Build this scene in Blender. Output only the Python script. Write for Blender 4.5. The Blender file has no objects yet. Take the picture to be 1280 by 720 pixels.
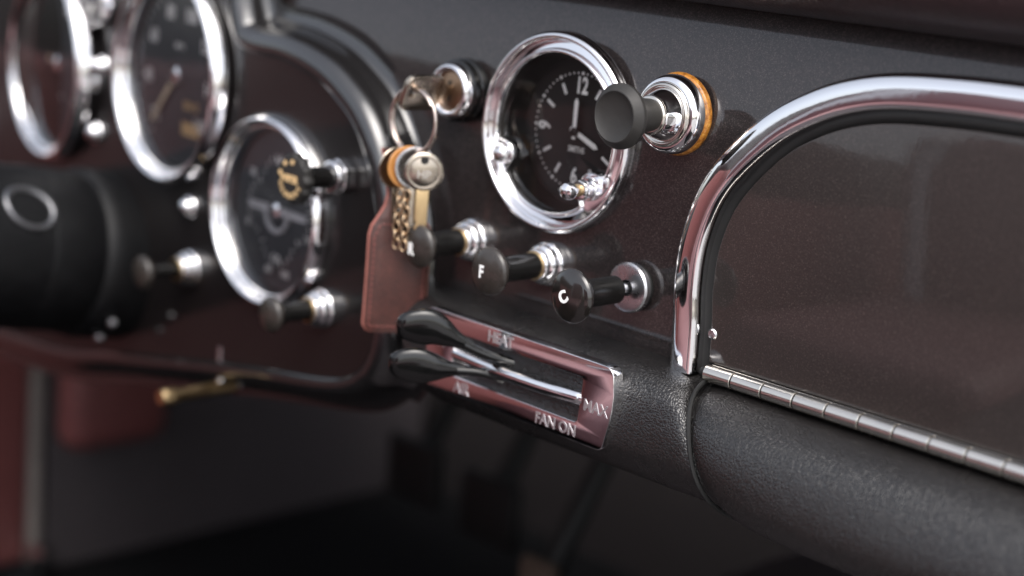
import bpy, bmesh, math, random
from mathutils import Vector, Matrix
random.seed(7)
SC = bpy.context.scene
COL = SC.collection
S = 0.001                                   # all lengths below are in millimetres
TILT = math.radians(7)                      # the dashboard leans back by this much
LEAN = Matrix.Rotation(-TILT, 4, 'X')

# ------------------------------------------------------------------ camera
cam_d = bpy.data.cameras.new('camera'); cam = bpy.data.objects.new('camera', cam_d); COL.objects.link(cam)
Rr = Vector((0.702393, 0.706710, 0.084877)); Rd = Vector((0.216364, -0.098382, -0.971343)); Rf = Vector((-0.678108, 0.700629, -0.222010))
M = Matrix.Identity(4)
for i in range(3):
    M[i][0] = Rr[i]; M[i][1] = -Rd[i]; M[i][2] = -Rf[i]
M[0][3], M[1][3], M[2][3] = 0.4667, -0.5015, 0.0908
cam.matrix_world = LEAN @ M
cam_d.sensor_width = 36; cam_d.lens = 2150 / 1280 * 36
cam_d.clip_start = 0.02; cam_d.clip_end = 200
cam_d.dof.use_dof = True; cam_d.dof.focus_distance = 0.632; cam_d.dof.aperture_fstop = 4.3; cam_d.dof.aperture_blades = 9
SC.camera = cam

# ------------------------------------------------------------------ sky, sun, exposure
SUN_EL, SUN_AZ = math.radians(58), math.radians(128)
w = bpy.data.worlds.new("World"); SC.world = w; w.use_nodes = True
nt = w.node_tree; nt.nodes.clear()
sky = nt.nodes.new('ShaderNodeTexSky'); sky.sky_type = 'NISHITA'; sky.sun_disc = False
sky.sun_elevation = SUN_EL; sky.sun_rotation = SUN_AZ; sky.air_density = 1.0; sky.dust_density = 4.0; sky.ozone_density = 1.0
hs = nt.nodes.new('ShaderNodeHueSaturation'); hs.inputs['Saturation'].default_value = 0.42
bg = nt.nodes.new('ShaderNodeBackground'); bg.inputs['Strength'].default_value = 0.15
wo = nt.nodes.new('ShaderNodeOutputWorld')
nt.links.new(sky.outputs[0], hs.inputs['Color']); nt.links.new(hs.outputs[0], bg.inputs[0]); nt.links.new(bg.outputs[0], wo.inputs[0])
sd = bpy.data.lights.new('sun', 'SUN'); so = bpy.data.objects.new('sun', sd); COL.objects.link(so)
sd.energy = 0.55; sd.angle = math.radians(45); sd.color = (1, .97, .94)
sdir = Vector((math.sin(SUN_AZ) * math.cos(SUN_EL), math.cos(SUN_AZ) * math.cos(SUN_EL), math.sin(SUN_EL)))
so.rotation_euler = (-sdir).to_track_quat('-Z', 'Y').to_euler()
SC.view_settings.view_transform = 'Standard'; SC.view_settings.look = 'None'
SC.view_settings.exposure = 0.94; SC.view_settings.gamma = 1.0
try: SC.view_settings.use_curve_mapping = False
except Exception: pass
SC.cycles.max_bounces = 8; SC.cycles.glossy_bounces = 6; SC.cycles.transparent_max_bounces = 12
SC.cycles.use_denoising = True; SC.cycles.sample_clamp_indirect = 6

# ------------------------------------------------------------------ materials
def mat(name, col, rough=.5, metal=0., coat=0., coat_rough=.05, spec=.5):
    m = bpy.data.materials.new(name); m.use_nodes = True
    p = m.node_tree.nodes['Principled BSDF']
    p.inputs['Base Color'].default_value = (*col, 1); p.inputs['Roughness'].default_value = rough
    p.inputs['Metallic'].default_value = metal; p.inputs['Coat Weight'].default_value = coat
    p.inputs['Coat Roughness'].default_value = coat_rough; p.inputs['Specular IOR Level'].default_value = spec
    return m, m.node_tree, p
def coords(nt, scale=1.):
    tc = nt.nodes.new('ShaderNodeTexCoord'); mp = nt.nodes.new('ShaderNodeMapping')
    mp.inputs['Scale'].default_value = (scale,) * 3 if not hasattr(scale, '__len__') else scale
    nt.links.new(tc.outputs['Object'], mp.inputs[0]); return mp.outputs[0]
def ramp(nt, src, stops):
    r = nt.nodes.new('ShaderNodeValToRGB'); el = r.color_ramp.elements
    el[0].position, el[0].color = stops[0][0], (*stops[0][1], 1)
    el[1].position, el[1].color = stops[-1][0], (*stops[-1][1], 1)
    for p, c in stops[1:-1]:
        e = el.new(p); e.color = (*c, 1)
    nt.links.new(src, r.inputs[0]); return r.outputs[0]
def noise(nt, vec, scale, detail=3., rough=.5):
    n = nt.nodes.new('ShaderNodeTexNoise'); n.inputs['Scale'].default_value = scale
    n.inputs['Detail'].default_value = detail; n.inputs['Roughness'].default_value = rough
    nt.links.new(vec, n.inputs['Vector']); return n.outputs['Fac']
def bump(nt, p, h, strength, dist, prev=None, sock='Normal'):
    b = nt.nodes.new('ShaderNodeBump'); b.inputs['Strength'].default_value = strength; b.inputs['Distance'].default_value = dist
    nt.links.new(h, b.inputs['Height'])
    if prev is not None: nt.links.new(prev, b.inputs['Normal'])
    nt.links.new(b.outputs[0], p.inputs[sock]); return b.outputs[0]
def g3(v): return (v, v, v)

def paint_material(name, dark, light, crough=.06, specks=.5, coat=1.):
    m, nt, p = mat(name, dark, .5, .08, coat, crough, .2)
    p.inputs['Coat IOR'].default_value = 1.56
    v = coords(nt)
    vo = nt.nodes.new('ShaderNodeTexVoronoi'); vo.inputs['Scale'].default_value = 3000; nt.links.new(v, vo.inputs['Vector'])
    sep = nt.nodes.new('ShaderNodeSeparateColor'); nt.links.new(vo.outputs['Color'], sep.inputs[0])
    c = ramp(nt, sep.outputs[0], [(0., dark), (.55, tuple(d * 1.25 for d in dark)), (.9, light), (1., tuple(l * 1.7 for l in light))])
    nt.links.new(c, p.inputs['Base Color'])
    r = ramp(nt, noise(nt, v, 22, 7, .68), [(.38, g3(crough * .7)), (.56, g3(crough * 1.6)), (.7, g3(crough * 4))])
    nt.links.new(r, p.inputs['Coat Roughness'])
    bump(nt, p, noise(nt, v, 260, 2), .05, .0004, None, 'Coat Normal')
    return m
PAINT = paint_material('metallic_brown_paint', (.0115, .0088, .0088), (.036, .028, .027), .03)
PAINT_D = paint_material('binnacle_paint', (.0045, .0035, .0037), (.009, .007, .007), .03)
PAINT_D.node_tree.nodes['Principled BSDF'].inputs['Coat IOR'].default_value = 1.32
RIMP = paint_material('binnacle_rim_paint', (.006, .0055, .006), (.012, .011, .011), .06, coat=1.)
RIMP.node_tree.nodes['Principled BSDF'].inputs['Coat IOR'].default_value = 1.85
LIDP = paint_material('glovebox_paint', (.0235, .0185, .0172), (.036, .0285, .026), .03, coat=1.)
LIDP.node_tree.nodes['Principled BSDF'].inputs['Coat IOR'].default_value = 1.5

def chrome_material(name, col=(.90, .89, .90), rough=.05, wear=.04):
    m, nt, p = mat(name, col, rough, 1.)
    v = coords(nt)
    r = ramp(nt, noise(nt, v, 120, 6, .65), [(.4, g3(rough)), (.75, g3(rough + wear))]); nt.links.new(r, p.inputs['Roughness'])
    bump(nt, p, noise(nt, v, 60, 3), .12, .0005)
    return m
CHROME = chrome_material('chrome')
NICKEL = chrome_material('aged_nickel', (.70, .66, .60), .16, .12)
STEEL = chrome_material('brushed_steel', (.62, .62, .64), .25, .1)
LETTER = chrome_material('satin_lettering', (.95, .94, .95), .42, .05)
BRASS = chrome_material('brass', (.58, .42, .23), .28, .15)
GOLD = chrome_material('gold_chain', (.55, .40, .26), .25, .1)
KEYM = chrome_material('key_nickel', (.46, .40, .33), .2, .12)
BARREL = chrome_material('bronze_barrel', (.30, .20, .13), .3, .15)

def plastic(name, col, rough, wear=.1, b=.15, coat=0.):
    m, nt, p = mat(name, col, rough, 0, coat, .06)
    v = coords(nt)
    r = ramp(nt, noise(nt, v, 180, 6, .7), [(.35, g3(rough)), (.75, g3(min(1, rough + wear)))]); nt.links.new(r, p.inputs['Roughness'])
    c = ramp(nt, noise(nt, v, 90, 6, .7), [(.3, col), (.8, tuple(min(1, x * 1.5 + .002) for x in col))]); nt.links.new(c, p.inputs['Base Color'])
    bump(nt, p, noise(nt, v, 700, 3), b, .0002)
    return m
KNOB = plastic('black_bakelite', (.007, .0066, .0063), .15, .12, .0, .4)
KNOBF = plastic('worn_black_knob_face', (.026, .0215, .0185), .24, .16, .02, .3)
KNOBG = plastic('polished_black_knob_face', (.011, .009, .008), .10, .12, .0, .8)
MATT = plastic('matt_black_plastic', (.021, .0195, .018), .5, .15, .25)
WCAP = plastic('worn_dark_grey_cap', (.013, .012, .011), .5, .15, .1)
GLOSSB = plastic('gloss_black_lacquer', (.004, .004, .004), .08, .06, .0, .15)
SLOT = plastic('slot_interior', (.003, .003, .003), .5, .1, .0)
COLUMN = plastic('column_black', (.002, .002, .0025), .48, .12, .0, .0)
COLUMN.node_tree.nodes['Principled BSDF'].inputs['Specular IOR Level'].default_value = .3
UNDER = plastic('underside_black', (.012, .011, .011), .75, .1, .3)
DIAL = plastic('dial_black', (.012, .010, .009), .55, .1, .1)
GDIAL = plastic('gauge_dial', (.062, .064, .070), .45, .1, .1)
WELL = plastic('gauge_well', (.035, .031, .029), .5, .1, .1)
INK = plastic('dial_ink', (.88, .86, .82), .6, .1, .0)
CREAM = plastic('needle_cream', (.66, .56, .40), .5, .1, .0)
GREYP = plastic('dial_grey', (.46, .46, .48), .4, .1, .0)
ORANGE = plastic('amber_plastic', (.46, .20, .05), .3, .15, .1, .5)
ORED = plastic('orange_red', (.55, .09, .03), .4, .1, .0)
GOLDINK = plastic('gold_lettering', (.62, .43, .22), .5, .1, .0)
WHITE = plastic('white_lettering', (.80, .79, .76), .5, .1, .0)
SEAL = plastic('rubber_seal', (.006, .006, .006), .6, .1, .2)

def amber_ring_material():
    m, nt, p = mat('worn_amber_ring', (.5, .2, .03), .35, 0, .4)
    v = coords(nt)
    c = ramp(nt, noise(nt, v, 420, 6, .75), [(.34, (.04, .014, .004)), (.46, (.34, .12, .012)), (.58, (.52, .22, .03)), (.72, (.70, .42, .13))])
    nt.links.new(c, p.inputs['Base Color']); bump(nt, p, noise(nt, v, 900, 4), .4, .0004); return m
AMBER = amber_ring_material()

def leather_material(name, col, rough, scale, strength, tint=None):
    m, nt, p = mat(name, col, rough, 0, 0, .1, .75)
    v = coords(nt)
    nz = nt.nodes.new('ShaderNodeTexNoise'); nz.inputs['Scale'].default_value = scale * .5; nt.links.new(v, nz.inputs['Vector'])
    mx = nt.nodes.new('ShaderNodeVectorMath'); mx.operation = 'MULTIPLY_ADD'
    nt.links.new(nz.outputs['Color'], mx.inputs[0]); mx.inputs[1].default_value = (.0016,) * 3; nt.links.new(v, mx.inputs[2])
    vo = nt.nodes.new('ShaderNodeTexVoronoi'); vo.feature = 'DISTANCE_TO_EDGE'; vo.inputs['Scale'].default_value = scale
    nt.links.new(mx.outputs[0], vo.inputs['Vector'])
    h = ramp(nt, vo.outputs['Distance'], [(0., g3(0)), (.10, g3(.55)), (.35, g3(1))])
    n1 = bump(nt, p, h, strength, .00045)
    bump(nt, p, noise(nt, v, scale * .22, 4, .6), strength * .5, .0008, n1)
    c = ramp(nt, vo.outputs['Distance'], [(0., tuple(x * .55 for x in col)), (.2, col)]); nt.links.new(c, p.inputs['Base Color'])
    r = ramp(nt, noise(nt, v, 30, 5, .6), [(.3, g3(rough - .05)), (.75, g3(rough + .1))]); nt.links.new(r, p.inputs['Roughness'])
    return m
LEATHER = leather_material('black_grained_leather', (.0155, .0140, .0138), .24, 760, .38)
REDL = leather_material('red_leather', (.36, .185, .19), .45, 300, .3)
DOORL = leather_material('red_door_leather', (.27, .085, .082), .55, 300, .3)
FOBL = leather_material('oxblood_leather', (.10, .033, .025), .5, 700, .2)
PADL = leather_material('dark_brown_pad_leather', (.024, .012, .013), .34, 420, .3)
_nt = FOBL.node_tree; _p = _nt.nodes['Principled BSDF']; _src = _p.inputs['Base Color'].links[0].from_socket
_mx = _nt.nodes.new('ShaderNodeMix'); _mx.data_type = 'RGBA'; _mx.blend_type = 'MULTIPLY'; _mx.inputs[0].default_value = 1
_nt.links.new(_src, _mx.inputs[6]); _nt.links.new(ramp(_nt, noise(_nt, coords(_nt), 75, 6, .65), [(.3, (.55, .5, .5)), (.7, (1.25, 1.15, 1.1))]), _mx.inputs[7]); _nt.links.new(_mx.outputs[2], _p.inputs['Base Color'])
FOBE = plastic('cut_leather_edge', (.36, .13, .10), .7, .1, .3)
THREAD = plastic('thread_red', (.20, .065, .055), .7, .1, .1)

def carpet_material(name, col):
    m, nt, p = mat(name, col, .95, 0, 0, .1, .1); v = coords(nt)
    c = ramp(nt, noise(nt, v, 900, 4, .7), [(.3, tuple(x * .5 for x in col)), (.7, tuple(x * 1.4 for x in col))]); nt.links.new(c, p.inputs['Base Color'])
    bump(nt, p, noise(nt, v, 1100, 3), .8, .002); return m
CARPET = carpet_material('grey_carpet', (.115, .100, .106))
CARPETD = carpet_material('black_carpet', (.010, .010, .011))
CARPETM = carpet_material('charcoal_carpet', (.055, .049, .050))
TAN = carpet_material('tan_mat', (.14, .10, .08))

def glass_material():
    m = bpy.data.materials.new('gauge_glass'); m.use_nodes = True; nt = m.node_tree; nt.nodes.clear()
    t = nt.nodes.new('ShaderNodeBsdfTransparent'); g = nt.nodes.new('ShaderNodeBsdfGlossy'); g.inputs['Roughness'].default_value = .02
    f = nt.nodes.new('ShaderNodeFresnel'); f.inputs[0].default_value = 1.45
    mx = nt.nodes.new('ShaderNodeMixShader'); o = nt.nodes.new('ShaderNodeOutputMaterial')
    nt.links.new(f.outputs[0], mx.inputs[0]); nt.links.new(t.outputs[0], mx.inputs[1]); nt.links.new(g.outputs[0], mx.inputs[2]); nt.links.new(mx.outputs[0], o.inputs[0])
    return m
GLASS = glass_material()

# ------------------------------------------------------------------ mesh helpers (millimetres, X along the dash, -Y out of it, Z up)
class MB:
    def __init__(s): s.v = []; s.f = []
    def add(s, vs, fs):
        o = len(s.v); s.v += [Vector(p) for p in vs]; s.f += [[i + o for i in f] for f in fs]; return s
    def lathe(s, prof, c=(0, 0, 0), seg=64, M3=None, close=False, start_cap=True, end_cap=True):
        """prof: (radius, height out of the panel); axis -Y through c."""
        vs, fs = [], []; n = len(prof)
        for r, h in prof:
            for k in range(seg):
                a = 2 * math.pi * k / seg; p = Vector((r * math.cos(a), -h, r * math.sin(a)))
                if M3: p = M3 @ p
                vs.append(p + Vector(c))
        for i in range(n if close else n - 1):
            j = (i + 1) % n
            for k in range(seg):
                l = (k + 1) % seg; fs.append([i * seg + k, i * seg + l, j * seg + l, j * seg + k])
        if not close:
            if start_cap: fs.append([k for k in range(seg)][::-1])
            if end_cap: fs.append([(n - 1) * seg + k for k in range(seg)])
        return s.add(vs, fs)
    def grid(s, rows, closed_u=False, closed_v=False):
        n, m = len(rows), len(rows[0]); vs = [p for r in rows for p in r]; fs = []
        for i in range(n if closed_u else n - 1):
            for k in range(m if closed_v else m - 1):
                i2, k2 = (i + 1) % n, (k + 1) % m
                fs.append([i * m + k, i * m + k2, i2 * m + k2, i2 * m + k])
        return s.add(vs, fs)
    def tube(s, pts, r, seg=12, closed=False, ref=(0, 1, 0), caps=True):
        """r: one radius, or per point a radius or an (a, b) pair."""
        pts = [Vector(p) for p in pts]; n = len(pts); rows = []
        for i, p in enumerate(pts):
            t = (pts[(i + 1) % n] - pts[i - 1]) if closed else (pts[min(i + 1, n - 1)] - pts[max(i - 1, 0)])
            t.normalize(); u = Vector(ref) - t * Vector(ref).dot(t)
            if u.length < 1e-4: u = t.orthogonal()
            u.normalize(); b = t.cross(u)
            q = r if not isinstance(r, list) else r[i]
            ra, rb = (q, q) if not hasattr(q, '__len__') else q
            rows.append([p + u * (ra * math.cos(2 * math.pi * k / seg)) + b * (rb * math.sin(2 * math.pi * k / seg)) for k in range(seg)])
        o = len(s.v); s.grid(rows, closed, True)
        if not closed and caps:
            s.f.append([o + k for k in range(seg)][::-1]); s.f.append([o + (n - 1) * seg + k for k in range(seg)])
        return s
    def box(s, lo, hi):
        x0, y0, z0 = lo; x1, y1, z1 = hi
        return s.add([(x0, y0, z0), (x1, y0, z0), (x1, y1, z0), (x0, y1, z0), (x0, y0, z1), (x1, y0, z1), (x1, y1, z1), (x0, y1, z1)],
                     [[0, 3, 2, 1], [4, 5, 6, 7], [0, 1, 5, 4], [1, 2, 6, 5], [2, 3, 7, 6], [3, 0, 4, 7]])
    def prism(s, poly, y0, y1):
        """poly: (x, z) outline, extruded from y0 (front) to y1."""
        n = len(poly); vs = [(x, y0, z) for x, z in poly] + [(x, y1, z) for x, z in poly]
        fs = [list(range(n)), [n + i for i in range(n)][::-1]] + [[i, i + n, (i + 1) % n + n, (i + 1) % n] for i in range(n)]
        return s.add(vs, fs)
    def ball(s, c, r, sc=(1, 1, 1), seg=24, rings=14, M3=None):
        rows = []
        for i in range(rings + 1):
            a = math.pi * i / rings; row = []
            for k in range(seg):
                b = 2 * math.pi * k / seg
                p = Vector((r * sc[0] * math.sin(a) * math.cos(b), r * sc[1] * math.sin(a) * math.sin(b), r * sc[2] * math.cos(a)))
                if M3: p = M3 @ p
                row.append(p + Vector(c))
            rows.append(row)
        return s.grid(rows, False, True)
    def xf(s, M4):
        s.v = [M4 @ p for p in s.v]; return s
    def build(s, name, m, parent=None, smooth=38, bev=0., sub=0):
        me = bpy.data.meshes.new(name)
        me.from_pydata([p * S for p in s.v], [], s.f)
        b = bmesh.new(); b.from_mesh(me)
        bmesh.ops.remove_doubles(b, verts=b.verts, dist=1e-7); bmesh.ops.recalc_face_normals(b, faces=b.faces)
        if bev:
            ed = [e for e in b.edges if len(e.link_faces) == 2 and e.calc_face_angle(0) > math.radians(40)]
            bmesh.ops.bevel(b, geom=ed, offset=bev * S, segments=3, profile=.5, affect='EDGES', clamp_overlap=True)
        b.to_mesh(me); b.free()
        if smooth:
            me.shade_smooth(); me.set_sharp_from_angle(angle=math.radians(smooth))
        me.materials.append(m)
        o = bpy.data.objects.new(name, me); COL.objects.link(o)
        if parent: o.parent = parent
        return o

def tag(o, label=None, cat=None, group=None, kind=None):
    for k, v in (('label', label), ('category', cat), ('group', group), ('kind', kind)):
        if v: o[k] = v
    return o
def thing(name, label, cat, loc=(0, 0, 0), yaw=0., group=None):
    o = bpy.data.objects.new(name, None); COL.objects.link(o); o.empty_display_size = .005
    o.location = Vector(loc) * S; o.rotation_euler = (0, 0, yaw)
    return tag(o, label, cat, group)

_fc = {}
def text_mb(txt, size, c, rot=0., depth=.25, bold=0., sx=1., M3=None):
    """flat lettering facing -Y, centred at c (x, y, z), cap height about size."""
    cu = bpy.data.curves.new('lettering', 'FONT'); cu.body = txt; cu.size = size * 1.37; cu.align_x = 'CENTER'; cu.align_y = 'CENTER'
    cu.extrude = depth / 2; cu.offset = bold; cu.resolution_u = 4
    ob = bpy.data.objects.new('lettering', cu)
    me = bpy.data.meshes.new_from_object(ob)
    R = Matrix.Rotation(rot, 3, 'Y') @ Matrix.Rotation(math.pi / 2, 3, 'X')
    m = MB(); m.v = []
    for v in me.vertices:
        p = R @ Vector((v.co.x * sx, v.co.y, v.co.z))
        if M3: p = M3 @ p
        m.v.append(p + Vector(c))
    m.f = [list(p.vertices) for p in me.polygons]
    bpy.data.objects.remove(ob); bpy.data.curves.remove(cu); bpy.data.meshes.remove(me)
    return m
def join(*ms):
    o = MB()
    for m in ms: o.add(m.v, m.f)
    return o
def catmull(pts, n=8, closed=False):
    pts = [Vector(p) for p in pts]; out = []; N = len(pts)
    rng = range(N) if closed else range(N - 1)
    for i in rng:
        g = (lambda k: pts[k % N]) if closed else (lambda k: pts[min(max(k, 0), N - 1)])
        a, b, c, d = g(i - 1), g(i), g(i + 1), g(i + 2)
        for k in range(n):
            t = k / n
            out.append(.5 * ((2 * b) + (c - a) * t + (2 * a - 5 * b + 4 * c - d) * t * t + (3 * b - a - 3 * c + d) * t ** 3))
    if not closed: out.append(pts[-1])
    return out
def arc(c, r, a0, a1, n):
    return [(c[0] + r * math.cos(math.radians(a0 + (a1 - a0) * i / (n - 1))), c[1] + r * math.sin(math.radians(a0 + (a1 - a0) * i / (n - 1)))) for i in range(n)]
def rrect(x0, z0, x1, z1, r, n=6):
    return arc((x1 - r, z1 - r), r, 90, 0, n) + arc((x1 - r, z0 + r), r, 0, -90, n) + arc((x0 + r, z0 + r), r, 270, 180, n) + arc((x0 + r, z1 - r), r, 180, 90, n)

# ------------------------------------------------------------------ dashboard
dash = thing('dashboard', 'dark brown metallic painted dashboard that carries the clock, gauges and pull knobs', 'dashboard', (0, 0, -80))
P0 = Vector((0, 0, 80))                                        # children are drawn in dash coordinates
def dpart(m, name, mt, parent=dash, **k):
    m.v = [p + P0 for p in m.v]; return m.build(name, mt, parent, **k)
prof = [(4, -90), (2.2, -82), (.6, -77), (0, -70), (0, -40), (0, -10), (.5, 5), (1.8, 18), (4.0, 30), (6.7, 40), (9.5, 48), (12.5, 55), (16, 61)]
pc = catmull([(y, z, 0) for y, z in prof], 8); pcz = [p.y for p in pc]
def prof_y(z):
    for i in range(len(pc) - 1):
        if pc[i].y <= z <= pc[i + 1].y + 1e-6: return pc[i].x + (pc[i + 1].x - pc[i].x) * (z - pc[i].y) / max(1e-6, pc[i + 1].y - pc[i].y)
    return pc[-1].x
zs = [-90 + 2.5 * i for i in range(61)]
xs = [-620 + 20 * i for i in range(28)] + [-60 + 2.5 * i for i in range(49)] + [80 + 20 * i for i in range(19)]
sheet = MB().grid([[(x, prof_y(z), z) for z in zs] for x in xs])
sheet.f = [f for f in sheet.f if not all(math.hypot(sheet.v[i].x, sheet.v[i].z) < 37.4 for i in f)]   # opening for the clock
dpart(sheet, 'painted_panel', PAINT, smooth=80)
pad = [(p.x, p.y) for p in catmull([(30, 56, 0), (16, 57, 0), (5, 58.5, 0), (-4, 63, 0), (-9, 72, 0), (-9, 84, 0), (0, 96, 0), (20, 104, 0), (80, 108, 0), (240, 110, 0)], 5)]
dpart(MB().grid([[(x, y, z) for y, z in pad] for x in xs]), 'padded_top', PADL)
dpart(MB().grid([[(x, y, z) for y, z in [(6, -88), (40, -100), (160, -120), (420, -140)]] for x in (-620, -300, 0, 420)]), 'underside_panel', UNDER)

# instrument binnacle: a proud panel with a rolled rim
YAW = -.045
def by(x): return -17 + (-78 - x) * .045
path = catmull([(p[0], 0, p[1]) for p in [(-580, 60), (-480, 66), (-350, 78), (-265, 76), (-228, 62), (-214, 45), (-208, 26), (-201, 13), (-188, 9), (-160, 8.4), (-135, 3.2), (-119, -4), (-106, -13), (-95.5, -27), (-86, -50), (-81.5, -76), (-81.5, -100), (-86, -114), (-97, -124), (-121, -131), (-186, -142), (-299, -165), (-379, -181), (-580, -196)]], 6)
rim = [(0, 3), (0, -1.6), (1, -2.8), (3, -3.6), (6, -3.5), (9, -2.2), (11.2, .4), (12.5, 4), (13.2, 8), (14, 12), (15.4, 15.4), (18.5, 17.2), (23, 17.6)]
rim = [(p.x, p.y) for p in catmull([(a, b, 0) for a, b in rim], 3)]
rows = []
for i, p in enumerate(path):
    t = (path[min(i + 1, len(path) - 1)] - path[max(i - 1, 0)]).normalized(); nrm = Vector((-t.z, 0, t.x))
    if nrm.dot(p - Vector((-260, 0, -60))) < 0: nrm = -nrm
    b = by(p.x); dep = max(0.2, (.5 - b) / 17.)
    rows.append([p + nrm * (o * (.8 if p.x < -90 and p.z < -100 else 1)) + Vector((0, b + (h if h < 0 else h * dep), 0)) for o, h in rim])
bin_ = dpart(MB().grid(rows), 'binnacle_rim', RIMP, smooth=60)
face = [(p.x, p.z) for p in path]
from mathutils import geometry
GAUGES = [(-258.8, -11.5, 54.5), (-381.5, -21, 53), (-166.5, -62.7, 45.6), (-495, -69, 30), (-333, 20, 17)]
holes = [[(gx + gr * .885 * math.cos(2 * math.pi * k / 48), gz + gr * .885 * math.sin(2 * math.pi * k / 48)) for k in range(48)] for gx, gz, gr in GAUGES]
loops = [face] + holes
tris = geometry.tessellate_polygon([[Vector((x, z, 0)) for x, z in l] for l in loops])
m = MB().add([(x, by(x), z) for l in loops for x, z in l], [list(t) for t in tris])
dpart(m, 'gauge_panel', PAINT_D, smooth=0)

# ------------------------------------------------------------------ knee roll in grained leather
roll = thing('knee_roll', 'padded black grained leather roll running under the dashboard and glovebox', 'knee roll', (90, -10, -120))
O = -Vector((90, -10, -120))
LP = [(5, -76, 0), (-3, -76.3, 0), (-11, -76.8, 0), (-18, -78.5, 0), (-22.5, -83, 0), (-24.5, -91, 0), (-25.5, -101, 0), (-25, -109, 0), (-21, -116, 0), (-13, -121.5, 0), (0, -125, 0), (20, -128, 0)]
RP = [(4, -80.2, 0), (-9, -80.8, 0), (-16, -82.5, 0), (-22.5, -86.5, 0), (-27.5, -92.5, 0), (-31, -100, 0), (-32.5, -107, 0), (-31.8, -113.5, 0), (-28, -119.5, 0), (-19, -124.5, 0), (-4, -128, 0), (20, -131, 0)]
LPc, RPc = catmull(LP, 4), catmull(RP, 4)
def seam_x(t): return 89 + 4 * t + 27 * t ** 1.6
NP = len(LPc)
def section(kind, dists):
    rows = []
    for d in dists:
        row = []
        for i in range(NP):
            t = i / (NP - 1); sx = seam_x(min(1, t * 1.15))
            base = LPc[i] if kind == 'L' else RPc[i]
            other = RPc[i] if kind == 'L' else LPc[i]
            k = math.exp(-d / (7 if kind == 'L' else 20)) * .5
            q = base.lerp(other, k)
            pin = 3.6 * math.exp(-(d / 3.2)) + 2.0 * math.exp(-d / 14)
            ctr = Vector((4, -100, 0)); dirn = (q - ctr); dirn.normalize()
            damp = min(1, i / 5, (NP - 1 - i) / 5)
            q = q - dirn * pin * damp
            x = (sx - d) if kind == 'L' else (sx + d)
            wob = .5 * math.sin(x * .045 + i * .3) * damp
            row.append(Vector((x, q.x + wob, q.y)) + O)
        rows.append(row)
    return rows
dl = [0, .6, 1.4, 2.5, 4, 6, 9, 13, 18, 24, 32, 42, 55, 70, 90, 115, 140, 158]
dr = [0, .6, 1.4, 2.5, 4, 6, 9, 13, 18, 24, 32, 42, 55, 70, 90, 115, 140, 170, 210, 260, 330]
MB().grid(section('L', dl)).build('leather_cover', LEATHER, roll, smooth=80)
MB().grid(section('R', dr)).build('leather_cover', LEATHER, roll, smooth=80)
MB().tube([Vector((seam_x(min(1, i / (NP - 1) * 1.15)), (LPc[i] * .5 + RPc[i] * .5).x + 3.2, (LPc[i] * .5 + RPc[i] * .5).y)) + O for i in range(2, NP - 2)], .9, 8).build('seam_piping', SEAL, roll)

# ------------------------------------------------------------------ glovebox
gb = thing('glovebox', 'brown glovebox lid inside a curved chrome surround with a long chrome hinge', 'glovebox', (180, 0, -75))
GO = -Vector((180, 0, -75))
def gpart(m, name, mt, parent=gb, **k):
    m.v = [p + GO for p in m.v]; return m.build(name, mt, parent, **k)
tp = catmull([(79.5, 0, -78), (78.6, 0, -60), (77.2, 0, -45), (78.2, 0, -28), (83.6, 0, -10.5), (93.2, 0, 3.8), (107.2, 0, 18), (122, 0, 27.3), (136, 0, 33), (152, 0, 36.6), (175, 0, 38.6), (200, 0, 39.4), (240, 0, 39.8), (330, 0, 39.8)], 8)
tprof = []
for k in range(25):                                              # outer foot, broad flattened crown, inner foot (outward offset, proud height)
    a = math.pi * k / 24; c_, s_ = math.cos(a), math.sin(a)
    tprof.append(((7.5 if c_ > 0 else 5.4) * math.copysign(abs(c_) ** .62, c_), 1 + 6.4 * s_ ** .58 - .5 * c_))
tprof = [(7.4, -1)] + tprof + [(-5.4, -3)]
rows = []
for i, p in enumerate(tp):
    t = (tp[min(i + 1, len(tp) - 1)] - tp[max(i - 1, 0)]).normalized(); nrm = Vector((-t.z, 0, t.x))
    yb = 0 if p.z < 0 else p.z * .11
    rows.append([p + nrm * o + Vector((0, yb - h, 0)) for o, h in tprof])
trim = MB().grid(rows)
trim.f.append(list(range(len(tprof))))
gpart(trim, 'chrome_surround', CHROME, smooth=50)
inner = []
for i, p in enumerate(tp):
    t = (tp[min(i + 1, len(tp) - 1)] - tp[max(i - 1, 0)]).normalized(); nrm = Vector((-t.z, 0, t.x))
    inner.append((p - nrm * 9.6))
poly = [(p.x, p.z) for p in inner if p.z > -72.5] + [(330, -72.5)]
poly = [(inner[0].x, -72.5)] + poly
lid = MB().prism(poly, -2.6, 3)
gpart(lid, 'lid', LIDP, bev=1.4)
sl = [p + (Vector((0, -1.2, 0))) for p in []]
rows = []
for i, p in enumerate(tp):
    t = (tp[min(i + 1, len(tp) - 1)] - tp[max(i - 1, 0)]).normalized(); nrm = Vector((-t.z, 0, t.x))
    rows.append([p - nrm * 4.8 + Vector((0, -.8, 0)), p - nrm * 6.8 + Vector((0, -1.5, 0)), p - nrm * 9.0 + Vector((0, -.6, 0)), p - nrm * 10.6 + Vector((0, 2, 0))])
gpart(MB().grid(rows), 'rubber_seal', SEAL, smooth=60)
hinge = gpart(MB().prism([(91, -78.8), (330, -78.8), (330, -72.7), (91, -72.7)], -3.2, 0), 'hinge', NICKEL, bev=.4)
bounds = [90.2] + [103.2 + 13.95 * i for i in range(17)]
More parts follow.
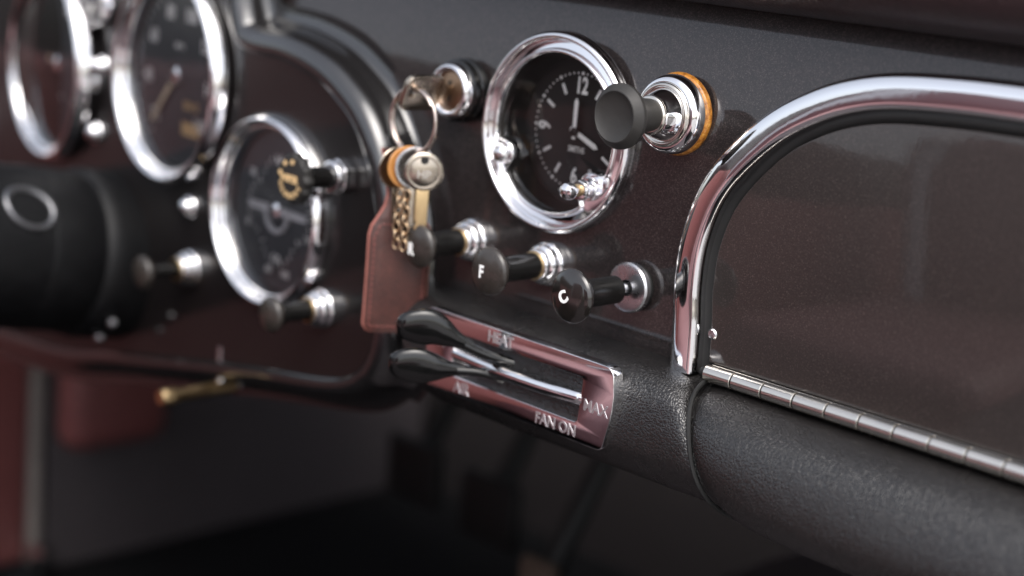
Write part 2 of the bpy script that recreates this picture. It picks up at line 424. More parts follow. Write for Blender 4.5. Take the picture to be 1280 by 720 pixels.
for i in range(len(bounds) - 1):
    x0, x1 = bounds[i] + .3, bounds[i + 1] - .3; r = 3.3 + random.uniform(-.04, .04)
    k = MB(); rows = []
    for x, rr in ((x0, r - .28), (x0 + .22, r), (x1 - .22, r), (x1, r - .28)):
        rows.append([(x, -4.6 + rr * math.cos(a * math.pi / 12), -75.8 + rr * math.sin(a * math.pi / 12)) for a in range(24)])
    k.grid(rows, False, True); k.f.append(list(range(24))); k.f.append([3 * 24 + j for j in range(24)])
    gpart(k, 'knuckle', NICKEL, hinge, smooth=28)
gpart(MB().tube([(88, -4.6, -75.8), (330, -4.6, -75.8)], 1.9, 12), 'hinge_pin', SEAL, hinge)
sc = MB().lathe([(0.1, 2.2), (1.6, 2.0), (2.3, 1.2), (2.5, 0)][::-1], (89.2, -1.2, -61.5), 20)
gpart(sc, 'screw', STEEL)

# ------------------------------------------------------------------ clock
ck = thing('clock', 'round chrome rimmed dashboard clock with black dial showing four o\'clock', 'clock', (0, 0, 0))
ob = [(33, -1), (40, -.5), (40.4, 1.6), (40.2, 3.6), (39.4, 4.8), (38.4, 5.2), (37.5, 4.5), (37.0, 3.0), (36.4, 1.4), (33, 1.2)]
ob = [(p.x, p.y) for p in catmull([(a, b, 0) for a, b in ob], 4)]
MB().lathe(ob, seg=128, close=True).build('outer_bezel', CHROME, ck, smooth=60)
def notch0(a):                                                   # inner lip steps inwards round the boss and the setting knob
    r = 31.8
    for c, D, rad in ((205, 30.0, 6.2), (321, 30.5, 7.4)):
        d = math.radians((a - c + 180) % 360 - 180); q = rad ** 2 - (D * math.sin(d)) ** 2
        if math.cos(d) > 0 and q > 0: r = min(r, D * math.cos(d) - math.sqrt(q))
    return r
_nt = [notch0(i * .5) for i in range(720)]
for _ in range(5): _nt = [(_nt[i - 2] + _nt[i - 1] + _nt[i] + _nt[(i + 1) % 720] + _nt[(i + 2) % 720]) / 5 for i in range(720)]
def notch(a): return _nt[int(round(a * 2)) % 720]
rows = []
N = 240
for rr, h in ((2.0, 2.0), (1.9, 3.0), (1.4, 4.0), (.8, 4.3), (.2, 4.0), (-.1, 3.2), (-.1, 1.6)):
    rows.append([((notch(360 * k / N) + rr) * math.cos(2 * math.pi * k / N), -h, (notch(360 * k / N) + rr) * math.sin(2 * math.pi * k / N)) for k in range(N)])
MB().grid(rows, False, True).build('inner_bezel', CHROME, ck, smooth=60)
rows = []
for rr, h in ((37, 1.2), (34.4, 2.0), (None, 2.6)):
    rows.append([((rr if rr else notch(360 * k / N) + .5) * math.cos(2 * math.pi * k / N), -h, (rr if rr else notch(360 * k / N) + .5) * math.sin(2 * math.pi * k / N)) for k in range(N)])
MB().grid(rows, False, True).build('bezel_web', CHROME, ck, smooth=60)
DD = 11.                                                          # dial sits this deep behind the panel
MB().lathe([(32.2, 1.2), (31.6, -DD + 4), (29.8, -DD - 1)], seg=96, start_cap=False, end_cap=False).build('dial_well', WELL, ck)
dial = MB().lathe([(30, -DD - .5), (30, -DD), (27.2, -DD), (26.8, -DD - .25), (.2, -DD - .25)], seg=96).build('dial', DIAL, ck)
mk = MB(); DY = DD - .05
for k in range(60):
    a = math.pi / 2 - 2 * math.pi * k / 60
    r = .75 if k % 5 == 0 else .42
    mk.lathe([(r, 0), (r, .12)], (23.6 * math.cos(a), DY, 23.6 * math.sin(a)), 10)
for hr in (1, 2, 4, 5, 7, 8, 10, 11):
    a = math.pi / 2 - 2 * math.pi * hr / 12; d = Vector((math.cos(a), 0, math.sin(a))); n = Vector((-d.z, 0, d.x))
    q = [d * 16.4 + n * .65, d * 21.0 + n * .65, d * 21.0 - n * .65, d * 16.4 - n * .65]
    mk.prism([(p.x, p.z) for p in q], DY - .12, DY)
for k, tx in ((0, '12'), (3, '3'), (6, '6'), (9, '9')):
    a = math.pi / 2 - 2 * math.pi * k / 12
    t = text_mb(tx, 6.9, (18.4 * math.cos(a), DY - .06, 18.4 * math.sin(a)), 0 if k in (0, 6) else (math.pi / 2 if k == 3 else -math.pi / 2), .12, .26, .72)
    mk.add(t.v, t.f)
t = text_mb('SMITHS', 2.5, (0, DY - .06, -7.4), 0, .12, .03, .8); mk.add(t.v, t.f)
t = text_mb('MADE IN', .9, (-5.5, DY - .06, -25.4), math.radians(13), .12, 0, .9); mk.add(t.v, t.f)
mk.build('dial_markings', INK, dial, smooth=0)
def hand(name, ang, L, wd, y):
    a = math.radians(ang); d = Vector((math.sin(a), 0, math.cos(a))); n = Vector((d.z, 0, -d.x))
    q = [d * -3 + n * wd * .5, d * (L - wd * .9) + n * wd * .62, d * L, d * (L - wd * .9) - n * wd * .62, d * -3 - n * wd * .5]
    MB().prism([(p.x, p.z) for p in q], y - .3, y).build(name, INK, ck, bev=.08)
hand('hour_hand', 112, 13.8, 1.8, DY - 1.4); hand('minute_hand', 0, 13.8, 1.7, DY - 2.2)
MB().lathe([(1.9, -DD), (1.9, -DD + 2.6), (1.2, -DD + 3.1), (.1, -DD + 3.2)], seg=24).build('hand_boss', DIAL, ck)
glass = []
rows = []
for f_, h in ((1., .8), (.75, 1.5), (.5, 2.0), (.25, 2.3), (.01, 2.4)):
    rows.append([((notch(360 * k / N) - .6) * f_ * math.cos(2 * math.pi * k / N), -h, (notch(360 * k / N) - .6) * f_ * math.sin(2 * math.pi * k / N)) for k in range(N)])
MB().grid(rows, False, True).build('glass', GLASS, ck, smooth=80)
a = math.radians(205); MB().lathe([(4.3, 0), (4.3, 3.6), (3.7, 5.4), (2.2, 6.6), (.1, 7.0)], (29.6 * math.cos(a), -1, 29.6 * math.sin(a)), 32).build('mounting_boss', CHROME, ck)
a = math.radians(321); kc = (29.6 * math.cos(a), -2, 29.6 * math.sin(a))
sk = MB().lathe([(4.6, 0), (4.6, 3.2), (4.1, 3.9), (2.6, 4.0), (2.6, 5.4), (3.9, 5.8), (4.2, 6.6), (4.2, 8.0), (3.8, 8.6), (2.2, 8.9)], kc, 36).build('setting_knob', CHROME, ck)
MB().lathe([(2.2, 8.9), (2.5, 9.1), (2.5, 10.3), (2.0, 10.6)], kc, 30).build('brass_collar', BRASS, sk)
MB().lathe([(2.0, 10.6), (2.0, 12.2), (3.2, 12.8), (3.5, 14.4), (3.1, 16.2), (1.8, 17.2), (.1, 17.5)], kc, 30).build('knob_tip', CHROME, sk)

# ------------------------------------------------------------------ cigar lighter
cl = thing('cigar_lighter', 'black cigar lighter knob in a chrome cone with worn amber ring beside the clock', 'cigar lighter', (59.4, 1.4, 16.4))
MB().lathe([(10, 0), (15.4, 0), (15.7, .8), (15.5, 2.0), (14.8, 2.9), (13, 3.2), (10, 3)], seg=80, close=True).build('amber_ring', AMBER, cl, smooth=60)
MB().lathe([(11, 2.6), (14.7, 2.8), (15.0, 4.4), (14.5, 7.8), (12.8, 9.6), (11.6, 9.4), (10.6, 8.6)], seg=80, close=True).build('chrome_bezel', CHROME, cl, smooth=60)
MB().lathe([(9.4, 8), (12.0, 8.6), (12.1, 10.0), (11.2, 11.0), (10.6, 11.0), (9.8, 10.0)], seg=64, close=True).build('aged_washer', NICKEL, cl, smooth=60)
MB().lathe([(10.4, 8.6), (10.2, 11.2), (7.7, 15.4), (7.3, 17.2), (6.6, 17.4), (6.4, 9)], seg=64, close=True).build('chrome_cone', CHROME, cl, smooth=30)
MB().lathe([(6.2, 14.6), (7.0, 15.2), (7.5, 17.0), (7.1, 18.0), (6.2, 18.2)], seg=48).build('brass_ring', NICKEL, cl, smooth=60)
kn = [(6.1, 9), (6.1, 18), (6.5, 22), (7.3, 26), (8.4, 29), (10.2, 31.4), (11.6, 32.4), (12.0, 33.3), (11.8, 34.6), (9.7, 37.4)]
kn = [(p.x, p.y) for p in catmull([(a, b, 0) for a, b in kn[:-2]], 4)] + [(12.0, 34.4), (11.6, 35.0), (9.6, 37.2), (9.2, 37.3)]
kb = MB().lathe(kn + [(8.9, 37.0), (6.5, 36.0), (3.5, 35.4), (.1, 35.2)], seg=72).build('knob', MATT, cl, smooth=32)

# ------------------------------------------------------------------ pull knobs
def pull_knob(label, base, length, letter=None, cap_r=9.7, shaft=5.3, collar='ring', yaw=0., out=0., rot=0., face_off=(0, 0), cap_m=None, gap=0., group='black pull knobs on the dashboard', sub='pull_knob'):
    t = thing(sub, label, 'pull knob', base, yaw, group)
    L = length
    if collar == 'ring':                                          # stepped chrome nut
        MB().lathe([(6.2, -.5), (9.0, 0), (9.2, 1.2), (8.8, 2.4), (8.0, 2.8), (8.0, 3.6), (8.3, 4.4), (8.0, 5.6), (7.2, 6.2), (6.6, 6.6), (6.7, 8.0), (6.2, 8.8), (5.6, 9.0), (5.2, 9.0), (5.0, 0)], seg=56, close=True).build('chrome_collar', CHROME, t, smooth=50)
        MB().lathe([(5, 7), (5.9, 8.8), (6.0, 9.6), (5.6, 10.0), (5, 9.9)], seg=40, close=True).build('brass_ring', BRASS, t, smooth=60)
        s0 = 6
    else:                                                         # flat zinc washer on a rubber base, thin stem
        MB().lathe([(6, -.5), (8.8, -.2), (9.2, 1.2), (8.6, 2.4), (7, 2.8)], seg=48).build('rubber_base', SEAL, t)
        MB().lathe([(3.2, 2.4), (9.4, 2.4), (9.9, 2.9), (9.9, 5.0), (9.3, 5.8), (8.2, 6.0), (3.2, 6.0)], seg=64, close=True).build('zinc_washer', STEEL, t, smooth=30)
        MB().lathe([(2.0, 0), (2.0, L * .5)], seg=24).build('steel_stem', STEEL, t)
        s0 = gap
    pr = [(shaft * .8, s0), (shaft, s0 + .5), (shaft, L - 14), (shaft * .96, L - 10), (shaft * 1.02, L - 7.6), (shaft * 1.25, L - 7.0), (shaft * 1.3, L - 6.2), (shaft * 1.12, L - 5.6), (shaft * 1.3, L - 4.8)]
    sh = MB().lathe(pr, seg=48).build('shaft', KNOB, t, smooth=40)
    dome = [(shaft * 1.25, L - 5.2), (cap_r * .78, L - 4.6), (cap_r * .95, L - 3.4), (cap_r, L - 2.3), (cap_r * .985, L - 1.5), (cap_r * .9, L - .55)]
    dome = [(p.x, p.y) for p in catmull([(a_, b_, 0) for a_, b_ in dome], 3)]
    top = [(cap_r * .9 * k / 6, L + 1.3 - 1.85 * (k / 6) ** 2) for k in (5, 4, 3, 2, 1, .02)]
    cp = MB().lathe(dome + top, seg=72).build('cap', cap_m or KNOBF, t, smooth=50)
    if letter:
        m = text_mb(letter, 5.0, (face_off[0], -L - 1.25, face_off[1]), rot, .3, .2, .8)
        m.build('letter', WHITE, cp, smooth=0)
    return t
pull_knob('black pull knob lettered R in front of the red leather fob', (-43.7, 0, -52.7), 33, 'R', cap_r=9.3, face_off=(-1.5, -1.5))
pull_knob('black pull knob lettered F between the R knob and the C knob', (1.3, 0, -53.4), 36, 'F', face_off=(-1.5, -.5))
ckn = pull_knob('black pull knob lettered C on a flat zinc washer, nearest the glovebox', (48, 0, -52.6), 38.6, None, 10.4, 5.4, 'washer', gap=12, cap_m=KNOBG)
cap = [c for c in ckn.children if c.name.startswith('cap')][0]
m = text_mb('C', 4.6, (-1.2, -38.6 - 1.2, -.6), math.radians(-38), .5, .28, .95)
m.build('letter', WHITE, cap, smooth=0)
pull_knob('unlettered black pull knob on a chrome collar at the lower corner of the gauge panel', (-121.5, -15, -98.8), 31, None, 8.2, 4.6, yaw=YAW)
pull_knob('blurred black pull knob right of the steering column, with a slim shaft', (-232.4, -10, -104.3), 30, None, 8.2, 3.4, yaw=YAW)

# wiper knob: scalloped rotary with gold lettering
wp = thing('wiper_knob', 'scalloped black rotary knob with gold lettering beside the lower gauge', 'rotary knob', (-110, -15.6, -35.9), YAW)
hexa = [(8.2 * math.cos(math.pi / 6 + k * math.pi / 3), 8.2 * math.sin(math.pi / 6 + k * math.pi / 3)) for k in range(6)]
MB().prism(hexa, -7, 0).build('chrome_nut', CHROME, wp, bev=.8)
MB().lathe([(5.5, 6.5), (7.0, 7), (7.2, 9.5), (6.6, 10.2), (5.2, 10.2)], seg=40).build('chrome_collar', CHROME, wp, smooth=50)
MB().lathe([(4.9, 8), (4.9, 24), (6, 26), (6, 27)], seg=40).build('shaft', KNOB, wp)
rows = []
for f_, h in ((.55, 25), (.85, 25.4), (.97, 26.3), (1, 27.6), (.98, 29.4), (.9, 30.6), (.6, 30.9), (.02, 31)):
    rows.append([((11 + .55 * math.cos(12 * 2 * math.pi * k / 144)) * f_ * math.cos(2 * math.pi * k / 144), -h, (11 + .55 * math.cos(12 * 2 * math.pi * k / 144)) * f_ * math.sin(2 * math.pi * k / 144)) for k in range(144)])
kc_ = MB().grid(rows, False, True).build('cap', WCAP, wp, smooth=40)
tm = text_mb('WIPER', 3.3, (-.6, -31.3, 0), 0, .3, .12, .95)
for k in range(3):
    a = math.radians(165 - 42 * k); tm.lathe([(1.15, 31), (1.15, 31.35)], (7.6 * math.cos(a), 0, 7.6 * math.sin(a)), 16)
for k, ch in enumerate('WASHERS'):
    a = math.radians(205 + k * 21.5); q = text_mb(ch, 2.4, (7.4 * math.cos(a), -31.2, 7.4 * math.sin(a)), -(a + math.pi / 2), .3, .1, .9); tm.add(q.v, q.f)
tm.build('gold_lettering', GOLDINK, kc_, smooth=0)

# ------------------------------------------------------------------ gauges
def gauge(label, loc, R, style, yaw=YAW, name='gauge', pitch=0.):
    t = thing(name, label, 'gauge', loc, yaw, 'chrome rimmed gauges in the binnacle')
    bz = [(R * .87, -2), (R, -1.5), (R * 1.005, 2), (R * .985, 5.0), (R * .95, 7.0), (R * .93, 6.6), (R * .91, 5.4), (R * .90, 3.8), (R * .885, 3.0), (R * .868, 3.0), (R * .852, 2.0), (R * .842, -.5), (R * .835, -3), (R * .85, -4)]
    bz = [(p.x, p.y) for p in catmull([(a_, b_, 0) for a_, b_ in bz], 3)]
    MB().lathe(bz, seg=112, close=True).build('bezel', CHROME, t, smooth=70)
    D = -4.; r = R * .845
    MB().lathe([(r * .995, -2.4), (r * .975, D)], seg=80, start_cap=False, end_cap=False).build('well', WELL, t)
    d = MB().lathe([(r, D - .4), (r, D), (.1, D)], seg=80).build('dial', GDIAL, t)
    k = MB(); y = -D - .08
    def ticks(c, rr, a0, a1, n, L, wd):
        for i in range(n):
            a = math.radians(a0 + (a1 - a0) * i / (n - 1)); e = Vector((math.cos(a), 0, math.sin(a))); nn = Vector((-e.z, 0, e.x)); c_ = Vector((c[0], 0, c[1]))
            l = L * (1.6 if i % 5 == 0 else 1)
            q = [c_ + e * rr + nn * wd, c_ + e * (rr - l) + nn * wd, c_ + e * (rr - l) - nn * wd, c_ + e * rr - nn * wd]
            k.prism([(p.x, p.z) for p in q], y - .1, y)
    if style == 'speed':
        ticks((0, 0), r * .93, 230, -50, 41, 2.2, .3)
        for i in range(8):
            a = math.radians(225 - 270 * i / 7); q = text_mb(str(20 * (i + 1)), 7, (r * .70 * math.cos(a), y - .05, r * .70 * math.sin(a)), 0, .1, .3, .85); k.add(q.v, q.f)
        q = text_mb('MPH', 3.4, (0, y - .05, r * .32), 0, .1, .05); k.add(q.v, q.f)
        k.build('dial_markings', INK, d, smooth=0)
        g = MB(); q = text_mb('00413', 4.4, (r * .30, y - .05, -r * .30), 0, .1, .1); g.add(q.v, q.f)
        g.prism([(r * .12, -r * .62), (r * .5, -r * .62), (r * .5, -r * .48), (r * .12, -r * .48)], y - .1, y); g.build('counter', GOLDINK, d, smooth=0)
        na = 228
    elif style == 'rev':
        ticks((0, 0), r * .93, 230, -50, 36, 2.2, .3)
        for i in range(8):
            a = math.radians(225 - 270 * i / 7); q = text_mb(str(i * 10), 7, (r * .70 * math.cos(a), y - .05, r * .70 * math.sin(a)), 0, .1, .3, .85); k.add(q.v, q.f)
        q = text_mb('RPM', 3.4, (0, y - .05, -r * .4), 0, .1, .05); k.add(q.v, q.f)
        k.build('dial_markings', INK, d, smooth=0)
        g = MB()
        g.grid([[(rr * math.cos(math.radians(a)), y - .12, rr * math.sin(math.radians(a))) for a in range(-50, -19, 3)] for rr in (r * .80, r * .93)]); g.build('red_band', ORED, d)
        na = 168
    elif style == 'quad':
        for (cx, cz, a0) in ((-.0, -.52, 200), (-.52, .0, 110), (.52, 0, -70), (0, .52, 20)):
            ticks((cx * r * .6, cz * r * .6), r * .38, a0, a0 + 140, 9, 2, .3)
        for tx, cx, cz in (('OIL', 0, -.60), ('E', -.66, -.25), ('F', .66, -.25), ('AMP', 0, .6), ('60', -.16, -.76), ('100', .2, -.76), ('30', -.6, .38), ('C', .6, .36)):
            q = text_mb(tx, 3.6, (cx * r, y - .05, cz * r), 0, .1, .12); k.add(q.v, q.f)
        k.build('dial_markings', INK, d, smooth=0)
        x = MB()
        for a in (0, 180):
            e = Vector((math.cos(math.radians(a)), 0, 0)); x.prism([(e.x * 4, -2.2), (e.x * r * .62, -1.6), (e.x * r * .62, 1.6), (e.x * 4, 2.2)], y - 1.2, y)
        pts = [(9 * math.cos(math.radians(a)), y - .8, -1 + 9 * math.sin(math.radians(a))) for a in range(180, 361, 15)]
        x.tube(pts, 1.3, 8); x.build('needle_cover', GREYP, d)
        na = None
    else:
        ticks((0, 0), r * .9, 220, -40, 13, 2, .3); k.build('dial_markings', INK, d, smooth=0); na = 60
    if na is not None:
        a = math.radians(na); e = Vector((math.cos(a), 0, math.sin(a))); nn = Vector((-e.z, 0, e.x)); L = r * .74
        q = [e * -4 + nn * 1.6, e * L + nn * 1.1, e * L - nn * 1.1, e * -4 - nn * 1.6]
        MB().prism([(p.x, p.z) for p in q], y - 2.4, y - 1.8).build('needle', CREAM, t)
    MB().lathe([(r * .13, D), (r * .13, D + 3), (r * .09, D + 4), (.1, D + 4.4)], seg=32).build('hub', CHROME, t)
    MB().lathe([(r * .995, 0), (r * .66, 1.2), (r * .33, 2), (.1, 2.2)], seg=64, start_cap=False).build('glass', GLASS, t, smooth=80)
    return t
gauge('large chrome rimmed gauge with cream needle pointing down left, nearest the binnacle hump', (-258.8, -8.9, -11.5), 54.5, 'speed', yaw=YAW - .06)
gauge('large chrome rimmed gauge at the left with its cream needle pointing left', (-381.5, -3.4, -21), 53, 'rev', yaw=YAW - .12)
gauge('smaller chrome rimmed gauge with a grey cross shaped needle cover, low on the panel', (-166.5, -13, -62.7), 45.6, 'quad', yaw=YAW - .02)
gauge('small dark gauge cut off by the left edge of the photo', (-495, 1.6, -69), 30, 'small', yaw=YAW - .08)
gauge('small chrome rimmed instrument above and between the two large gauges', (-333, -5.5, 20), 17, 'small', yaw=YAW - .08)

def warning_lamp(label, loc, r=5.6):
    t = thing('warning_lamp', label, 'warning lamp', loc, YAW, 'small chrome domed warning lamps')
    MB().lathe([(r, -.5), (r * 1.08, .6), (r * .98, 2.2), (r * .8, 3)], seg=36).build('chrome_ring', CHROME, t, smooth=60)
    MB().lathe([(r * .8, 2.6), (r * .74, 4.4), (r * .5, 6), (.1, 6.8)], seg=36).build('dome', CHROME, t, smooth=80)
warning_lamp('chrome dome lamp between the large gauge and the lower gauge', (-234.9, -9.9, -73.4))
warning_lamp('chrome dome lamp below the gap between the two large gauges', (-330.4, -5.6, -51.1), 6)
warning_lamp('upper of two touching chrome studs between the two large gauges', (-325.8, -5.8, -15.3), 6)
warning_lamp('lower of two touching chrome studs between the two large gauges', (-335.5, -5.4, -24.5), 6)

# ------------------------------------------------------------------ ignition lock, keys, fob
il = thing('ignition_lock', 'chrome ringed ignition lock with a bronze barrel and the key in it', 'ignition lock', (-54.5, 0, 9.5))
MB().lathe([(9, -.5), (13.0, -.3), (13.6, 1.0), (13.4, 3.4), (12.7, 3.9), (12.7, 4.9), (13.1, 5.4), (12.9, 7.4), (11.6, 8.2), (9, 8.2)], seg=64).build('black_base', GLOSSB, il, smooth=40)
MB().lathe([(8.6, 6), (11.6, 7.4), (11.9, 8.8), (11.4, 10.8), (10.4, 12.0), (9.4, 12.2), (8.6, 11.4), (8.2, 10)], seg=72, close=True).build('chrome_ring', CHROME, il, smooth=60)
MB().lathe([(8.5, 8), (8.4, 9.8), (7.6, 10.4), (.1, 10.4)], seg=48).build('barrel', BARREL, il)
MB().box((-.7, -10.6, -4.2), (.7, -10.2, 4.2)).build('keyslot', SEAL, il, smooth=0)

kt = Matrix.Rotation(math.radians(20), 3, 'Y')
ik = thing('ignition_key', 'bronze coloured key pushed into the ignition lock', 'key', (-54.5, -12, 9))
def keybow(w_, h_, th, hole, M4=None):
    out = [(p[0], p[1]) for p in rrect(-w_ / 2, -h_ / 2, w_ / 2, h_ / 2, min(w_, h_) * .22, 5)]
    n = len(out); hc = hole
    hl = [(hc[0] + hc[2] * math.cos(math.pi / 2 - 2 * math.pi * i / n), hc[1] + hc[2] * math.sin(math.pi / 2 - 2 * math.pi * i / n)) for i in range(n)]
    m = MB(); rows = []
    for o, y in ((out, -th / 2), (out, th / 2), (hl, th / 2), (hl, -th / 2)):
        rows.append([(x, y, z) for x, z in o])
    m.grid(rows, True, True); return m
bw = keybow(20, 15.5, 2.6, (-6.2, .5, 2.0))
bw.v = [kt @ (Matrix.Rotation(math.pi / 2, 3, 'Z') @ p) + Vector((0, -14, 0)) for p in bw.v]
bw.build('bow', KEYM, ik, bev=.3)
bl = MB().box((-1.0, -6, -3.2), (1.0, 6, 3.2)); bl.v = [kt @ p for p in bl.v]; bl.build('blade', KEYM, ik, bev=.2)

RC = Vector((-52.7, -31, -2.2))
kr = thing('key_ring', 'split steel key ring hanging from the ignition key', 'key ring', RC)
pts = []
for i in range(150):
    a = 2 * math.pi * 1.85 * i / 149 + .6
    pts.append(Vector((13.3 * math.cos(a), -.9 + 1.9 * i / 149 + (0), 13.3 * math.sin(a))))
kr_m = MB().tube(pts, .85, 10, ref=(0, 1, 0))
kr_m.build('wire', chrome_material('ring_steel', (.66, .56, .50), .16, .1), kr, smooth=80)
RB = RC + Vector((0, 0, -13.2))                                   # lowest point of the ring

def hanging(m, ang):                                               # shape drawn in the XZ plane, turned to face along +X
    R3 = Matrix.Rotation(ang, 3, 'Z'); m.v = [R3 @ p for p in m.v]; return m
k1 = thing('round_key', 'round headed bronze key hanging foremost on the key ring', 'key', RB + Vector((8.5, 0, 1.0)))
m = MB().lathe([(.1, -.9), (7.6, -.9), (8.2, -.4), (8.2, .4), (7.6, .9), (.1, .9)], (0, 0, -7.6), 40)
hanging(m, math.radians(52)).build('bow', KEYM, k1, smooth=40)
m = MB().lathe([(5.9, .8), (6.6, 1.2), (7.4, .8)], (0, 0, -7.6), 40, start_cap=False, end_cap=False)
hanging(m, math.radians(52)).build('raised_border', KEYM, k1, smooth=60)
m = text_mb('HP', 3.4, (0, -1.05, -8.6), 0, .4, .1); hanging(m, math.radians(52)).build('stamped_letters', NICKEL, k1, smooth=0)
m = MB().lathe([(1.7, .86), (1.7, 1.0)], (0, 0, -2.6), 20); hanging(m, math.radians(52)).build('hole', SEAL, k1)
bp = [(-2.6, -15), (2.6, -15), (2.6, -37), (1.2, -39.5), (-.6, -39), (-1.6, -37.6), (-1.0, -36), (-2.4, -34.5), (-1.5, -32.5), (-2.6, -31), (-1.8, -29), (-2.6, -27)]
m = MB().prism(bp, -.9, .9); hanging(m, math.radians(52)).build('blade', BRASS, k1, bev=.15)

def disc(name, label, dx, r, mt, th=1.5, dz=0., ang=62):
    t = thing(name, label, 'key', RB + Vector((dx, 0, 1.4 + dz)), 0., 'key heads stacked on the key ring')
    m = MB().lathe([(2, -th * .5), (r - 1.6, -th * .5), (r - 1.3, -th), (r - .3, -th), (r, -th + .3), (r, th - .3), (r - .3, th), (r - 1.3, th), (r - 1.6, th * .5), (2, th * .5)], (0, 0, -r + 1.6), 44, close=True)
    hanging(m, math.radians(ang)).build('key_head', mt, t, smooth=40)
    m = MB().prism([(-2.2, -2 * r + 2.4), (2.2, -2 * r + 2.4), (2.0, -2 * r - 15), (0, -2 * r - 17), (-1.6, -2 * r - 14)], -.8, .8)
    hanging(m, math.radians(ang)).build('blade', KEYM, t, bev=.15)
disc('silver_key', 'pale silver key head just behind the round bronze key', 3.6, 8.8, STEEL, .45, 0, 56)
disc('orange_key', 'orange rimmed key head in the middle of the stack of keys', -1.0, 9.0, ORANGE, .6, -.3, 66)
disc('silver_key', 'silver key head between the orange one and the leather fob', -7.4, 9.0, KEYM, .5, -1.6, 76)

ch = thing('key_chain', 'short gold link chain hanging among the keys', 'chain', RB + Vector((1.5, -4, -14)))
for sx in (-2.4, 2.4):
    for i in range(7):
        c = Vector((sx + random.uniform(-.4, .4), random.uniform(-.4, .4), -3 - i * 3.5)); ang = (i % 2) * 1.3 + .4
        pts = [c + Vector((1.5 * math.cos(q * math.pi / 7) * math.cos(ang), 1.5 * math.cos(q * math.pi / 7) * math.sin(ang), 2.3 * math.sin(q * math.pi / 7))) for q in range(14)]
        MB().tube(pts, .5, 8, closed=True).build('link', GOLD, ch, smooth=80)

fb = thing('leather_fob', 'oxblood leather key fob with stitched edge hanging from the key ring', 'key fob', (-60.5, -27, -64))
fo = [(-13.4, -27), (-12.2, -29.2), (-10, -30), (10, -30), (12.2, -29.2), (13.4, -27), (13.5, 12), (12.6, 16), (10, 20), (6.5, 24.5), (4.6, 29), (4.0, 36), (3.6, 48), (-3.6, 48), (-4.0, 36), (-4.6, 29), (-6.5, 24.5), (-10, 20), (-12.6, 16), (-13.5, 12)]
FA = math.radians(58)
def thick(poly, th): return MB().prism(poly, -th / 2, th / 2)
m = None
FBEND = lambda m: setattr(m, 'v', [Vector((p.x - (max(0, p.z - 20) * .22), p.y + .0016 * (p.z - 5) ** 2 + .010 * p.x * abs(p.x) * .4, p.z)) for p in m.v]) or m
def slab(poly, th):
    m = MB(); xs_ = sorted(set(p[0] for p in poly)); n = 24; zs_ = [-30 + 78 * i / n for i in range(n + 1)]
    def wid(z):
        r = [q for q in poly if q[0] >= 0]; r.sort(key=lambda q: q[1]); w = r[0][0]
        for i in range(len(r) - 1):
            if r[i][1] <= z <= r[i + 1][1] + 1e-9:
                d = r[i + 1][1] - r[i][1]; w = r[i][0] + (r[i + 1][0] - r[i][0]) * ((z - r[i][1]) / d if d > 1e-9 else 1); break
        return w
    rows = []
    for z in sorted(set(zs_ + [q[1] for q in poly])):
        w = wid(z); b_ = min(.7, th * .3)
        sec = [(-w + b_, -th / 2)] + [(w * t, -th / 2) for t in (-.5, 0, .5)] + [(w - b_, -th / 2), (w, -th / 2 + b_), (w, th / 2 - b_), (w - b_, th / 2)] + [(w * t, th / 2) for t in (.5, 0, -.5)] + [(-w + b_, th / 2), (-w, th / 2 - b_), (-w, -th / 2 + b_)]
        rows.append([(x, y, z) for x, y in sec])
    k = len(rows[0]); m.grid(rows, False, True); m.f.append(list(range(k))); m.f.append([(len(rows) - 1) * k + i for i in range(k)])
    return FBEND(m)
def inset(poly, d):
    c = Vector((0, 0)); return [(x - (1 if x > 0 else -1) * d, z - (0 if z > 30 else (-d if z < -20 else 0))) for x, z in poly]
m = slab(fo, 3.6); hanging(m, FA).build('edge_core', FOBE, fb, smooth=50)
m = slab(inset(fo, .45), 4.6); hanging(m, FA).build('leather_face', FOBL, fb, smooth=50)
st = MB(); line = [(-11, -27.5), (11, -27.5), (11, 12), (8.6, 17), (-8.6, 17), (-11, 12)]
for i in range(len(line)):
    a_, b_ = Vector(line[i]), Vector(line[(i + 1) % len(line)]); L = (b_ - a_).length; n = max(2, int(L / 2.4))
    for k in range(n):
        p = a_.lerp(b_, (k + .15) / n); q = a_.lerp(b_, (k + .8) / n)
        st.tube([(p.x, -2.4, p.y), ((p.x + q.x) / 2, -2.75, (p.y + q.y) / 2), (q.x, -2.4, q.y)], .33, 6)
FBEND(st); hanging(st, FA).build('stitching', THREAD, fb)

# ------------------------------------------------------------------ heater control
ht = thing('heater_control', 'chrome heater control plate with HEAT and FAN ON lettering and two levers', 'heater control', (12, -25, -94))
pl_out = arc((60.5, -82), 4.2, 95, 12, 5) + [(65.6, -88), (65.4, -94), (64.6, -100), (63.2, -106)] + arc((59.6, -108), 3.2, 0, -85, 5) + arc((-34, -107.5), 3.4, 270, 180, 5) + [(-39.8, -84)] + arc((-36, -81.4), 4, 175, 95, 5)
sl_out = [(48.5, -85.2), (49.6, -86.2), (48.6, -102.4), (47.4, -103.4), (-21, -103), (-22.2, -102), (-22.6, -86), (-21.6, -85)]
HO = Vector((-12, 25, 94))
def ring_between(outer, inner_, ys):
    """plate with a hole: both outlines resampled to the same angular count."""
    def res(poly, n):
        P = [Vector((x, z)) for x, z in poly]; P.append(P[0]); seg = [(P[i + 1] - P[i]).length for i in range(len(P) - 1)]; T = sum(seg); o = []
        for k in range(n):
            d = T * k / n; i = 0
            while d > seg[i]: d -= seg[i]; i += 1
            o.append(P[i].lerp(P[i + 1], d / seg[i]))
        return o
    return res
from mathutils import geometry
